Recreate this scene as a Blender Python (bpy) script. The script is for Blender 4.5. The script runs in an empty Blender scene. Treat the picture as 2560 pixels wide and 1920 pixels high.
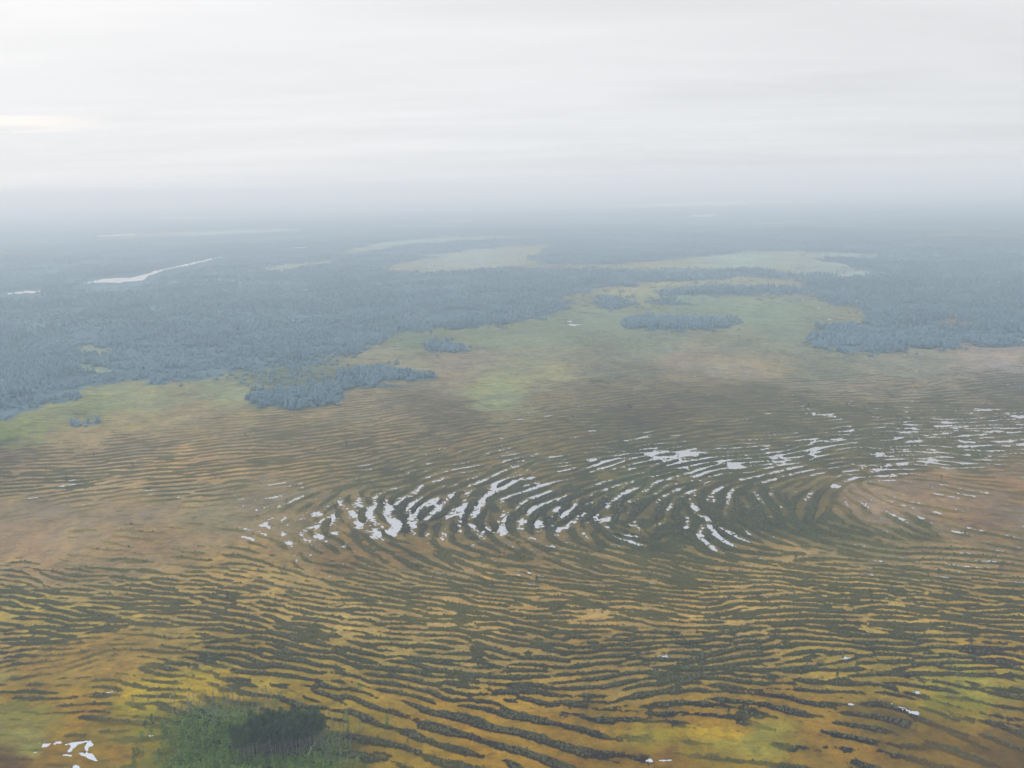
import bpy, math
import numpy as np

# ------------------------------------------------------------------ camera
H = 150.0                                  # height of the aircraft above the mire
PITCH, ROLL = math.radians(12.55), math.radians(1.25)
VW, VH, FOC = 2212.0, 1659.0, 1915.6       # survey frame: width, height and focal length
fwd = np.array([0, math.cos(PITCH), -math.sin(PITCH)])
r0 = np.array([1.0, 0, 0]); u0 = np.array([0, math.sin(PITCH), math.cos(PITCH)])
RGT = math.cos(ROLL)*r0 - math.sin(ROLL)*u0
UPV = math.sin(ROLL)*r0 + math.cos(ROLL)*u0
scene = bpy.context.scene
col = scene.collection
cd = bpy.data.cameras.new("camera"); cam = bpy.data.objects.new("camera", cd); col.objects.link(cam)
cd.lens = FOC/VW*36.0; cd.sensor_width = 36.0; cd.clip_start = 0.5; cd.clip_end = 200000
from mathutils import Matrix, Vector
cam.matrix_world = Matrix(((RGT[0], UPV[0], -fwd[0], 0), (RGT[1], UPV[1], -fwd[1], 0),
                           (RGT[2], UPV[2], -fwd[2], H), (0, 0, 0, 1)))
scene.camera = cam

# ------------------------------------------------------------------ light
SUN_EL, SUN_AZ = math.radians(42), math.radians(-50)
scene.view_settings.view_transform = 'Standard'; scene.view_settings.look = 'None'
scene.view_settings.exposure = 0.0; scene.view_settings.gamma = 1.0
scene.cycles.use_denoising = True; scene.cycles.denoiser = 'OPENIMAGEDENOISE'; scene.cycles.denoising_input_passes = 'RGB_ALBEDO_NORMAL'
scene.cycles.volume_bounces = 0
scene.cycles.max_bounces = 5
scene.cycles.diffuse_bounces = 2
sd = bpy.data.lights.new("sun", 'SUN'); sun = bpy.data.objects.new("sun", sd); col.objects.link(sun)
sd.energy = 0.6; sd.angle = math.radians(30); sd.color = (1, .97, .93)
sdir = Vector((math.sin(SUN_AZ)*math.cos(SUN_EL), math.cos(SUN_AZ)*math.cos(SUN_EL), math.sin(SUN_EL)))
sun.rotation_euler = (-sdir).to_track_quat('-Z', 'Y').to_euler()

world = bpy.data.worlds.new("World"); scene.world = world; world.use_nodes = True
nt = world.node_tree; nt.nodes.clear()
def nd(t, typ, **k):
    n = t.nodes.new(typ)
    for a, b in k.items(): setattr(n, a, b)
    return n
def mathn(t, op, a, b=None, c=None, clamp=False):
    n = nd(t, 'ShaderNodeMath', operation=op); n.use_clamp = clamp
    for i, v in enumerate((a, b, c)):
        if v is None: continue
        if isinstance(v, (int, float)): n.inputs[i].default_value = v
        else: t.links.new(v, n.inputs[i])
    return n.outputs[0]
def ramp(t, fac, stops, interp='EASE'):
    n = nd(t, 'ShaderNodeValToRGB'); n.color_ramp.interpolation = interp
    e = n.color_ramp.elements
    while len(e) < len(stops): e.new(0.5)
    for i, (p, c) in enumerate(stops):
        e[i].position = p; e[i].color = (*c, 1) if len(c) == 3 else c
    t.links.new(fac, n.inputs[0]); return n.outputs[0]
def mixc(t, fac, a, b, mode='MIX'):
    n = nd(t, 'ShaderNodeMix', data_type='RGBA', blend_type=mode)
    for s, v in ((n.inputs[0], fac), (n.inputs[6], a), (n.inputs[7], b)):
        if isinstance(v, (int, float)): s.default_value = v
        elif isinstance(v, tuple): s.default_value = (*v, 1)
        else: t.links.new(v, s)
    return n.outputs[2]
def lin(c):
    c = np.asarray(c, float)/255.0
    return np.where(c <= .04045, c/12.92, ((c+.055)/1.055)**2.4)
def L3(r, g, b): return tuple(float(v) for v in lin((r, g, b)))

tc = nd(nt, 'ShaderNodeTexCoord')
sep = nd(nt, 'ShaderNodeSeparateXYZ'); nt.links.new(tc.outputs['Generated'], sep.inputs[0])
X, Y, Z = sep.outputs
zc = mathn(nt, 'MAXIMUM', Z, 0.0)
base = ramp(nt, zc, [(0.0, L3(234, 236, 238)), (0.06, L3(238, 239, 241)), (0.13, L3(244, 244, 245)), (0.24, L3(249, 248, 248)), (0.45, (1.22, 1.29, 1.38)), (1.0, (2.10, 2.38, 2.68))], 'LINEAR')
# cloud deck: the ray meets a high flat layer
den = mathn(nt, 'ADD', zc, 0.06)
cx = mathn(nt, 'DIVIDE', X, den); cy = mathn(nt, 'DIVIDE', Y, den)
cv = nd(nt, 'ShaderNodeCombineXYZ'); nt.links.new(cx, cv.inputs[0]); nt.links.new(cy, cv.inputs[1])
def wnoise(scale, detail, rough, dist=0.0, off=0.0):
    mp = nd(nt, 'ShaderNodeMapping'); nt.links.new(cv.outputs[0], mp.inputs[0])
    mp.inputs['Scale'].default_value = (0.4*scale, scale, 1); mp.inputs['Location'].default_value = (off, off*1.7, off)
    n = nd(nt, 'ShaderNodeTexNoise'); nt.links.new(mp.outputs[0], n.inputs['Vector'])
    n.inputs['Scale'].default_value = 1.0; n.inputs['Detail'].default_value = detail
    n.inputs['Roughness'].default_value = rough; n.inputs['Distortion'].default_value = dist
    return n.outputs[0]
c1 = wnoise(0.45, 6, 0.55, 0.4, 3.1)
c2 = wnoise(1.6, 5, 0.6, 0.5, 9.3)
cl = mathn(nt, 'ADD', mathn(nt, 'MULTIPLY', mathn(nt, 'SUBTRACT', c1, 0.5), 0.28), mathn(nt, 'MULTIPLY', mathn(nt, 'SUBTRACT', c2, 0.5), 0.11))
lr = mathn(nt, 'MULTIPLY', mathn(nt, 'ADD', X, 0.05), -0.16)       # brighter towards the hidden sun on the left
def bump(v, c, h, w):
    n = nd(nt, 'ShaderNodeMapRange', interpolation_type='SMOOTHSTEP'); nt.links.new(mathn(nt, 'ABSOLUTE', mathn(nt, 'SUBTRACT', v, c)), n.inputs[0])
    n.inputs[1].default_value = h; n.inputs[2].default_value = h+w; n.inputs[3].default_value = 1; n.inputs[4].default_value = 0; return n.outputs[0]
zn = mathn(nt, 'ADD', Z, mathn(nt, 'MULTIPLY', mathn(nt, 'SUBTRACT', c2, 0.5), 0.03))
gap = mathn(nt, 'MULTIPLY', bump(zn, 0.071, 0.002, 0.008), bump(X, -0.62, 0.15, 0.10))
bar = mathn(nt, 'MULTIPLY', bump(zn, 0.092, 0.003, 0.014), bump(X, 0.27, 0.07, 0.12))
bar2 = mathn(nt, 'MULTIPLY', bump(zn, 0.20, 0.012, 0.03), bump(X, 0.25, 0.25, 0.25))
cl = mathn(nt, 'ADD', cl, mathn(nt, 'MULTIPLY', gap, 0.16)); cl = mathn(nt, 'SUBTRACT', cl, mathn(nt, 'MULTIPLY', bar, 0.06)); cl = mathn(nt, 'SUBTRACT', cl, mathn(nt, 'MULTIPLY', bar2, 0.08))
gain = mathn(nt, 'ADD', mathn(nt, 'ADD', cl, lr), 1.0)
tint = ramp(nt, mathn(nt, 'ADD', mathn(nt, 'MULTIPLY', X, 0.9), 0.5), [(0.0, (1.0, .992, .98)), (0.5, (.99, .995, 1.0)), (1.0, (.985, .992, 1.0))], 'LINEAR')
cloud = mixc(nt, 1.0, base, tint, 'MULTIPLY')
gv = nd(nt, 'ShaderNodeVectorMath', operation='SCALE'); nt.links.new(mixc(nt, gap, cloud, mixc(nt, 1.0, cloud, (1.03, .985, .93), 'MULTIPLY')), gv.inputs[0]); nt.links.new(gain, gv.inputs['Scale'])
sky = nd(nt, 'ShaderNodeTexSky', sky_type='NISHITA', sun_disc=False)
sky.sun_elevation = SUN_EL; sky.sun_rotation = SUN_AZ; sky.altitude = 150
bg1 = nd(nt, 'ShaderNodeBackground'); nt.links.new(sky.outputs[0], bg1.inputs[0]); bg1.inputs[1].default_value = 0.1
bg2 = nd(nt, 'ShaderNodeBackground'); nt.links.new(gv.outputs[0], bg2.inputs[0]); bg2.inputs[1].default_value = 1.0
mx = nd(nt, 'ShaderNodeMixShader'); mx.inputs[0].default_value = 0.96
nt.links.new(bg1.outputs[0], mx.inputs[1]); nt.links.new(bg2.outputs[0], mx.inputs[2])
wo = nd(nt, 'ShaderNodeOutputWorld'); nt.links.new(mx.outputs[0], wo.inputs[0])

# ------------------------------------------------------------------ helpers
rng = np.random.default_rng(11)
f32 = np.float32
def at(x, y, z=0.0):
    """survey frame -> point of the ground (metres)"""
    d = fwd + (x-VW/2)/FOC*RGT + (VH/2-y)/FOC*UPV
    t = (z-H)/d[2]
    return Vector((d[0]*t, d[1]*t, z))
def project(x, y):
    dx, dy, dz = x, y, -H
    w = dx*fwd[0]+dy*fwd[1]+dz*fwd[2]
    w = np.maximum(w, 30.0)
    u = (dx*RGT[0]+dy*RGT[1]+dz*RGT[2])/w*FOC + VW/2
    v = VH/2 - (dx*UPV[0]+dy*UPV[1]+dz*UPV[2])/w*FOC
    return u, v
def filtered(n, fn, seed):
    g = np.random.default_rng(seed)
    k = np.fft.fftfreq(n)*n; kx, ky = np.meshgrid(k, k)
    r = np.sqrt(kx*kx+ky*ky)
    a = np.fft.ifft2(np.fft.fft2(g.standard_normal((n, n)))*fn(r, kx, ky)).real
    a -= a.mean(); a /= a.std(); return a.astype(f32)
def lookup(tex, x, y):
    n = tex.shape[0]
    xi = np.floor(x); yi = np.floor(y); fx = (x-xi).astype(f32); fy = (y-yi).astype(f32)
    i0 = xi.astype(np.int64) % n; j0 = yi.astype(np.int64) % n; i1 = (i0+1) % n; j1 = (j0+1) % n
    return (tex[j0, i0]*(1-fx)+tex[j0, i1]*fx)*(1-fy)+(tex[j1, i0]*(1-fx)+tex[j1, i1]*fx)*fy
BP = filtered(2048, lambda r, kx, ky: np.exp(-((r-128)/34.0)**2), 1)                    # 16 texels a wave
BP2 = filtered(2048, lambda r, kx, ky: np.exp(-((r-128)/34.0)**2), 2)
LP = filtered(1024, lambda r, kx, ky: 1/(1+(r/16.0)**1.9)*(r < 400), 3)                 # soft rolling noise
LP2 = filtered(1024, lambda r, kx, ky: 1/(1+(r/16.0)**1.9)*(r < 400), 4)
def noise(tex, x, y, size):      # size: metres of the broadest feature
    return lookup(tex, x*64/size, y*64/size)
def sstep(a, b, x):
    t = np.clip((x-a)/(b-a), 0, 1); return t*t*(3-2*t)

# ---------------- coarse survey of the mire: colours, dark share, string strength, pools
# x, y, light colour, dark colour, dark share, string strength, pool share
CP = [
 (20,1640,(124,102,55),(86,76,44),.25,.5,0), (130,1600,(158,126,66),(96,84,48),.12,.4,0), (30,1540,(134,137,82),(88,96,60),.15,.3,0),
 (30,1600,(138,146,92),(96,106,62),.15,.3,0), (10,1480,(138,140,80),(88,96,60),.3,.6,0),  # greenish left-edge points here and above: window reflections painted into the ground colour
 (220,1620,(158,124,62),(100,90,50),.15,.4,0), (290,1600,(138,134,76),(84,92,50),.2,.4,0), (230,1560,(150,130,66),(92,84,52),.3,.7,0),
 (190,1425,(160,128,80),(92,86,62),.06,.5,0), (120,1450,(158,126,78),(88,84,60),.12,.8,0), (180,1530,(166,130,68),(90,80,54),.38,1,0),
 (60,1500,(158,128,70),(88,82,56),.38,1,0), (330,1500,(172,152,64),(96,90,52),.28,.9,0), (420,1495,(168,146,62),(92,88,52),.3,.8,0), (300,1540,(146,140,76),(90,92,54),.2,.5,0),
 (480,1540,(104,108,70),(72,82,54),.5,.3,0), (420,1560,(104,118,64),(64,88,42),.4,.3,0), (600,1645,(96,124,54),(64,92,40),.35,.3,0), (400,1640,(112,132,74),(78,104,52),.35,.3,0),
 (320,1650,(110,118,70),(80,92,50),.3,.3,0), (500,1600,(90,112,54),(60,84,40),.4,.3,0), (620,1600,(72,86,48),(48,64,36),.5,.3,0), (720,1600,(96,98,52),(66,74,40),.5,.5,0), (760,1560,(150,132,62),(88,84,48),.45,.8,0),
 (640,1500,(160,134,70),(80,82,58),.34,.9,0), (560,1460,(156,134,72),(80,84,60),.45,.9,0), (610,1400,(158,132,76),(82,86,62),.55,1,0), (720,1540,(158,136,64),(86,84,52),.45,.9,0), (850,1600,(146,122,58),(88,82,46),.55,.8,0), (960,1645,(170,138,54),(98,88,46),.4,.7,0),
 (1000,1560,(164,132,64),(80,78,50),.5,.9,0), (1100,1500,(162,130,70),(76,78,56),.55,1,.1), (1130,1620,(170,136,58),(80,74,44),.35,1,0), (1280,1560,(160,128,66),(74,76,52),.42,1,0), (1330,1640,(150,120,60),(78,74,44),.28,1,0),
 (1450,1640,(146,116,62),(84,78,48),.14,.6,0), (1440,1600,(150,138,72),(88,88,52),.16,.6,0), (1545,1583,(186,156,66),(110,100,50),.08,.3,0), (1620,1590,(152,146,86),(84,92,54),.15,.4,0), (1600,1650,(148,128,70),(80,80,48),.15,.5,0),
 (1760,1600,(156,124,64),(70,72,46),.25,1,0), (1850,1640,(150,120,62),(70,70,42),.25,1,0), (2000,1500,(152,130,76),(78,80,58),.55,1,.08), (1950,1540,(120,106,80),(82,78,60),.6,.7,.1), (2050,1530,(138,134,78),(86,92,56),.2,.5,0), (2100,1480,(142,138,78),(84,88,56),.35,.8,0),
 (2170,1640,(122,104,46),(84,78,40),.25,.5,0), (2050,1640,(142,118,56),(80,76,42),.25,.8,0), (2190,1560,(146,122,60),(84,80,46),.35,1,0), (2200,1430,(166,134,70),(80,80,56),.5,1,0),
 (1500,1540,(156,124,72),(72,74,54),.45,1,.08), (1650,1520,(152,124,74),(74,76,56),.5,1,.1), (1300,1460,(150,126,80),(78,82,62),.62,1,.20), (1450,1420,(152,128,84),(80,84,66),.62,1,.20), (1600,1400,(152,126,82),(80,84,66),.62,1,.2), (1800,1430,(156,132,76),(80,84,62),.58,1,.12), (1000,1440,(152,128,82),(80,84,64),.62,1,.2), (850,1430,(152,130,80),(80,84,62),.6,1,.12),
 (400,1440,(150,128,78),(78,84,60),.65,1,.0), (600,1430,(158,132,76),(80,84,60),.62,1,.05), (30,1400,(158,132,80),(80,82,60),.6,1,0),
 (100,1320,(176,152,84),(88,92,72),.62,1,0), (400,1320,(176,146,88),(90,90,72),.62,1,0), (700,1330,(172,142,88),(92,90,74),.62,1,0), (1000,1330,(170,136,86),(94,90,76),.6,1,0), (1300,1310,(172,140,90),(92,90,76),.6,1,0), (1600,1300,(172,140,88),(92,92,76),.6,1,0), (1900,1310,(172,140,84),(88,90,72),.62,1,0), (2180,1330,(170,140,82),(86,88,70),.62,1,0),
 (1000,1230,(162,130,96),(96,94,80),.58,1,.02), (1300,1225,(164,134,98),(96,94,80),.58,1,.04), (1700,1215,(164,136,96),(98,96,80),.6,1,.03), (2050,1215,(158,134,100),(98,98,84),.62,1,.08), (2200,1160,(140,124,100),(100,100,86),.5,.6,.1),
 (60,1190,(156,130,104),(122,108,88),.06,.8,0), (60,1110,(146,132,112),(108,110,98),.1,.8,0), (300,1180,(160,132,102),(118,106,86),.07,.8,0), (300,1100,(148,134,110),(112,110,92),.06,.8,0), (480,1120,(142,132,106),(112,110,90),.05,.6,0), (600,1150,(146,130,104),(112,108,88),.08,.7,.08), (560,1190,(160,128,98),(106,98,80),.16,.9,.03), (540,1212,(172,134,94),(96,92,76),.4,1,.02), (600,1080,(140,132,110),(112,112,96),.12,.8,.05),
 (40,1228,(160,132,102),(92,94,78),.3,1,0), (250,1235,(162,136,98),(92,96,78),.45,1,0), (700,1090,(134,126,100),(98,102,86),.28,1,.2), (760,1180,(146,120,90),(92,94,78),.4,1,.08),
 (760,1120,(134,122,96),(98,100,84),.25,1,.3), (880,1110,(126,114,88),(84,90,78),.5,1,.5), (1000,1130,(124,112,86),(84,90,78),.5,1,.5), (1060,1060,(128,120,98),(94,100,90),.5,1,.45), (1180,1120,(122,114,84),(82,90,78),.55,1,.5), (1250,1090,(118,112,84),(84,92,80),.6,1,.5), (1150,1180,(138,118,88),(90,92,78),.5,1,.35), (1350,1150,(120,112,84),(84,90,76),.6,1,.4), (1380,1100,(112,108,84),(84,92,80),.75,1,.12), (1500,1140,(118,112,84),(84,92,78),.6,1,.5), (1650,1110,(108,108,86),(88,96,84),.7,1,.35), (1700,1130,(108,108,86),(86,94,82),.8,1,.15), (1750,1080,(118,114,92),(92,98,86),.65,1,.2),
 (1830,1080,(150,124,104),(106,102,88),.3,.8,.04), (1800,1150,(116,112,90),(90,96,82),.7,.8,.08), (1930,1080,(148,124,102),(108,104,90),.3,.8,.06), (2010,1100,(158,128,100),(104,100,84),.25,.8,.04), (2150,1090,(146,124,104),(106,102,90),.3,.8,.06), (2150,1050,(146,126,110),(112,108,96),.4,.8,.12), (1950,1140,(126,120,98),(98,102,88),.5,.8,.12), (1900,1110,(146,128,108),(108,104,92),.3,.8,.04), (2200,1110,(148,128,106),(108,104,90),.25,.8,.02), (2080,1120,(150,126,102),(106,102,88),.25,.8,.03), (1980,1060,(148,128,108),(108,106,92),.3,.8,.05), (2200,1060,(148,128,108),(108,106,92),.3,.8,.06), (1900,1180,(128,118,94),(94,96,82),.55,.9,.2),
 (1000,1010,(134,128,108),(104,110,100),.55,1,.33), (850,1030,(130,126,106),(102,108,98),.6,1,.3), (1150,1000,(128,126,106),(102,110,100),.55,1,.42), (1300,990,(124,124,100),(98,108,96),.5,1,.55), (1450,985,(120,124,92),(98,108,92),.45,1,.6), (1400,1040,(118,122,88),(92,104,84),.5,1,.55), (1600,1000,(130,128,106),(104,112,102),.55,1,.5), (1550,1060,(118,116,90),(92,100,86),.6,1,.4), (1750,980,(128,128,112),(104,112,104),.55,1,.48), (1900,960,(130,130,116),(106,114,108),.55,1,.45), (1900,1010,(130,126,110),(106,110,100),.5,1,.4), (2100,980,(132,130,118),(108,116,108),.55,1,.5), (2190,900,(136,134,126),(114,118,114),.55,1,.38), (2000,900,(134,134,124),(112,118,114),.55,1,.4), (1800,910,(132,132,120),(110,116,112),.55,1,.3), (1650,900,(130,130,118),(110,116,110),.6,1,.18), (1550,940,(130,128,112),(106,112,106),.55,1,.2),(1240,915,(128,128,116),(108,114,108),.55,1,.3),(1210,960,(128,126,108),(106,110,102),.55,1,.25),
 (100,1010,(160,146,118),(110,114,104),.58,1,.04), (170,1040,(160,146,118),(108,112,102),.58,1,.20), (250,1000,(160,148,124),(110,114,106),.58,1,.18), (400,1010,(176,150,114),(112,116,108),.58,1,.06), (600,1000,(174,150,114),(112,114,106),.58,1,.02), (30,1050,(150,140,112),(100,108,96),.4,1,0), (400,1060,(156,142,112),(98,106,94),.35,1,.06),
 (800,960,(148,140,120),(110,112,106),.6,1,.02), (1000,930,(138,132,118),(110,112,108),.6,1,.03), (1400,900,(134,130,114),(110,112,106),.6,1,.04), (600,940,(150,142,126),(118,118,112),.58,1,0), (300,960,(150,142,128),(118,118,114),.58,1,.05), (60,980,(142,136,124),(116,116,112),.58,1,0),
 (150,942,(156,148,124),(126,124,112),.15,.6,0), (80,930,(140,160,122),(118,132,110),.1,.5,0), (20,945,(120,148,116),(104,126,108),.2,.5,0), (20,985,(128,126,120),(110,110,108),.5,1,0), (300,910,(164,158,126),(136,136,120),.12,.6,0), (420,890,(166,152,126),(136,132,120),.12,.6,0), (330,870,(156,166,132),(132,142,124),.1,.5,0), (200,880,(140,158,126),(116,132,116),.15,.5,0), (480,855,(152,168,138),(126,142,126),.1,.5,0), (480,900,(156,146,126),(130,126,116),.35,.8,0),
 (800,880,(158,148,130),(126,124,118),.5,1,0), (700,900,(152,144,128),(124,122,116),.55,1,0), (960,870,(140,134,126),(122,120,118),.5,.8,0), (1080,835,(158,170,128),(134,146,122),.08,.4,0), (1060,858,(150,164,130),(128,138,120),.1,.4,0), (980,820,(158,150,128),(130,128,120),.15,.5,0), (1180,815,(166,164,126),(136,138,120),.1,.5,0), (1180,860,(152,142,122),(124,120,114),.4,1,0),
 (850,770,(160,160,138),(132,138,130),.2,.5,0), (1000,780,(158,150,138),(132,130,126),.2,.5,0), (1300,800,(146,146,132),(122,126,122),.3,.6,0), (1300,850,(150,144,126),(122,120,114),.5,1,0), (1600,800,(168,156,132),(138,134,124),.1,.5,0), (1500,780,(162,152,134),(134,132,126),.12,.5,0), (1600,850,(140,136,124),(118,120,118),.45,1,.02), (1800,800,(144,152,138),(122,130,124),.25,.6,0), (1830,840,(156,148,134),(124,124,120),.35,1,.08), (1950,790,(154,156,142),(128,134,128),.15,.6,0), (2150,770,(166,158,152),(136,134,132),.1,.6,0), (2150,830,(144,142,136),(120,124,122),.45,1,.05), (2000,840,(150,146,136),(122,124,120),.4,1,.04),
 (1200,710,(144,160,146),(124,138,134),.12,.4,.01), (1050,730,(146,162,142),(124,138,132),.12,.4,0), (900,735,(140,158,142),(122,136,130),.12,.4,0), (1400,740,(144,158,144),(124,136,132),.15,.4,.01), (1300,690,(148,164,154),(128,142,140),.12,.4,0), (1650,680,(150,170,156),(130,146,140),.1,.4,0), (1600,740,(150,156,142),(128,134,130),.15,.4,0), (1700,720,(146,162,150),(126,140,136),.1,.4,0), (1500,655,(150,168,158),(130,146,142),.1,.4,0), (1400,610,(172,178,166),(146,154,150),.1,.4,0), (1600,605,(170,176,170),(146,154,152),.1,.4,0), (620,820,(128,148,138),(112,130,128),.3,.3,0), (600,800,(132,154,142),(116,134,130),.3,.3,0), (200,760,(146,166,158),(126,142,140),.1,.3,0), (210,790,(144,168,150),(124,142,136),.1,.3,0),
 (1600,560,(172,188,190),(156,170,176),.1,.2,0), (1850,570,(170,186,190),(156,170,176),.1,.2,0), (1000,550,(176,188,192),(160,172,178),.1,.2,0), (900,515,(182,196,204),(168,180,190),.1,.2,0), (600,575,(176,186,190),(160,172,178),.1,.2,0), (500,500,(190,202,210),(176,188,198),.1,.2,0), (1500,450,(204,214,222),(192,202,214),.1,.2,0),
]
HAZE_S = np.array([.00033, .00039, .00044])                            # extinction of the summer haze, per metre
HAZE_C = np.array([.61, .67, .76])
KE = np.array([1.46, 1.61, 1.78])                                   # measured radiance of a white surface here
def albedo(c, x, y, z=0):
    """surface colour behind the air in front of it"""
    p = at(x, min(max(y, 500), 3000)); d = math.sqrt(p.x**2+p.y**2+H*H)
    T = np.exp(-HAZE_S*d)
    return np.clip((lin(c)-HAZE_C*(1-T))/T/KE, 0.008, 0.75)
GX, GY, GW, GH = -400.0, 400.0, 3000.0, 1700.0
NXg, NYg = 300, 240
gx, gy = np.meshgrid(np.linspace(GX, GX+GW, NXg), np.linspace(GY, GY+GH, NYg))
def spread(points, vals, ax=2.5, pw=1.8):
    acc = np.zeros((NYg, NXg, vals.shape[1])); ws = np.zeros((NYg, NXg))
    for (px, py), v in zip(points, vals):
        sc = 0.25+0.75*min(1, max(0.05, (py-480)/700.0))
        w = 1/((((gx-px)/ax)**2+(gy-py)**2)/sc**2+80)**pw
        acc += w[..., None]*v; ws += w
    return (acc/ws[..., None]).astype(f32)
vals = []
YK = [400, 800, 900, 1000, 1120, 1200, 1300, 1480, 1540, 1700]
for (x, y, l, d, c, a, p) in CP:
    l = np.array(l, float); d = np.array(d, float)
    if x > 1780 and 1040 <= y <= 1110: l = np.array([147., 131, 112])
    if y > 1380 and l[1] >= l[0]-2 and not (330 < x < 750 and y > 1530): l = l+[7, -2, 5]
    l[1] = max(l[1], l[0]*(.84 if y < 1300 else .80))
    d[1] = max(d[1], d[0]*.99)
    if y > 1380 and not (330 < x < 750 and y > 1530): l[0] = max(l[0], l[1]+3)
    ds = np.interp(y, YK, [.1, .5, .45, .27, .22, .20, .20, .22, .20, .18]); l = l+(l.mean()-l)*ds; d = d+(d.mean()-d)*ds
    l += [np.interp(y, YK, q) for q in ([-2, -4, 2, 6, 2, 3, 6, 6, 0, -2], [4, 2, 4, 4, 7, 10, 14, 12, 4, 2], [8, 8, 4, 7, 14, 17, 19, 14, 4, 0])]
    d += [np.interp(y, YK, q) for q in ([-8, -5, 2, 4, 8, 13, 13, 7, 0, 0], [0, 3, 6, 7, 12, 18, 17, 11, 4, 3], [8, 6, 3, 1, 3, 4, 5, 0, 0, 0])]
    if c <= .3 and a <= .8 and y > 1040: d = .5*d+.5*l; c = c*.7
    c = c*(.95 if y > 1200 else 1); p = 0 if y < 780 else p
    if p > 0: p = p*(.72 if 1040 < y < 1200 else .85 if (y <= 1040 and 1200 < x < 1560) else 1.3 if (y <= 1040 and x > 1500) else .14 if y > 1380 else 1)
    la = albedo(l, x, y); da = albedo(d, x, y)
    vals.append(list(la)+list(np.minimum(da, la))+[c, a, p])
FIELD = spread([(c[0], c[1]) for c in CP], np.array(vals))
# run of the strings, degrees in the survey frame (positive: falling to the right)
DP = [(100,960,-2),(300,960,-4),(600,960,-5),(100,1040,-3),(100,1110,-9),(300,1060,-8),(500,1040,-8),(700,1000,-8),(900,950,-7),(1100,950,-7),(1300,930,-4),(1600,900,-2),(2000,900,-1),(2200,950,-1),(1600,860,0),
 (1200,1000,-9),(1400,975,-7),(1000,1010,-10),(850,1030,-10),(1600,1000,-5),(1900,990,-3),(2150,1000,1),(1300,1030,-14),(1500,1030,-14),(1100,1040,-20),(1050,1065,-32),(930,1060,-30),(1200,1050,-15),(1700,1020,-10),
 (900,1110,-75),(1000,1115,100),(1080,1110,80),(1110,1120,85),(960,1150,95),(800,1120,60),(1180,1070,-15),(1290,1090,-60),(1255,1120,90),(1290,1160,45),(1360,1170,18),(1400,1070,-30),(1350,1100,-60),(1480,1120,100),(1450,1140,-30),(1560,1110,85),(1580,1150,30),(1640,1100,70),(1750,1060,-30),(1770,1090,-40),(1850,1100,30),(2010,1100,12),(1700,1150,25),(1850,1150,15),(1950,1130,22),(2100,1090,10),
 (660,1120,-30),(740,1180,42),(640,1190,28),(620,1215,12),(850,1190,24),(1000,1190,25),(1150,1190,22),(1250,1190,15),(700,1225,8.4),(900,1240,7.2),(1100,1230,6),(1400,1210,8),(1700,1210,6),(2000,1200,2),
 (100,1240,4.8),(300,1245,3.6),(500,1240,2.4),(100,1320,1.8),(400,1320,1.8),(800,1320,3),(1200,1320,1.8),(1600,1320,0.6),(2000,1330,0.6),(2200,1350,1.8),
 (100,1180,0),(400,1180,3),(100,1400,-1.8),(300,1400,1.8),(150,1430,-14),(200,1500,3.5),(100,1520,2.1),(500,1450,7),(700,1450,7),(900,1450,5.6),(1200,1430,3.5),(1500,1430,2.1),(1800,1420,2.8),(2100,1430,5.6),(2200,1500,11.2),
 (650,1520,9.8),(800,1560,15.4),(1000,1550,9.8),(1200,1540,8.4),(1400,1540,7),(1650,1540,9.8),(1850,1530,9.8),(900,1640,12.6),(1100,1620,8.4),(1250,1640,10.5),(1700,1600,11.2),(1850,1640,14),(2050,1600,17.5),(2150,1640,17.5),(1500,1620,9.8),
 (400,880,-4),(1000,860,-3),(1600,800,0),(2100,820,-3),(1500,700,-3),
 (0,1262,2.5),(230,1262,2.5),(460,1262,2.5),(690,1262,2.5),(920,1262,2.5),(1150,1262,2.5),(1380,1262,2.5),(1610,1262,2.5),(1840,1262,2.5),(2070,1262,2.5)]
pts, dv = [], []
for (x, y, a) in DP:
    e = 4.0; q = at(x+e*math.cos(math.radians(a)), y+e*math.sin(math.radians(a)))-at(x-e*math.cos(math.radians(a)), y-e*math.sin(math.radians(a)))
    t = math.atan2(q.y, q.x); pts.append((x, y)); dv.append((math.cos(2*t), math.sin(2*t)))
DIRF = spread(pts, np.array(dv), 1.8, 1.6)
def sample(F, u, v):
    a = np.clip((u-GX)/GW*(NXg-1), 0, NXg-1.001); b = np.clip((v-GY)/GH*(NYg-1), 0, NYg-1.001)
    i = a.astype(int); j = b.astype(int); fa = (a-i).astype(f32)[..., None]; fb = (b-j).astype(f32)[..., None]
    return (F[j, i]*(1-fa)+F[j, i+1]*fa)*(1-fb)+(F[j+1, i]*(1-fa)+F[j+1, i+1]*fa)*fb

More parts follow.
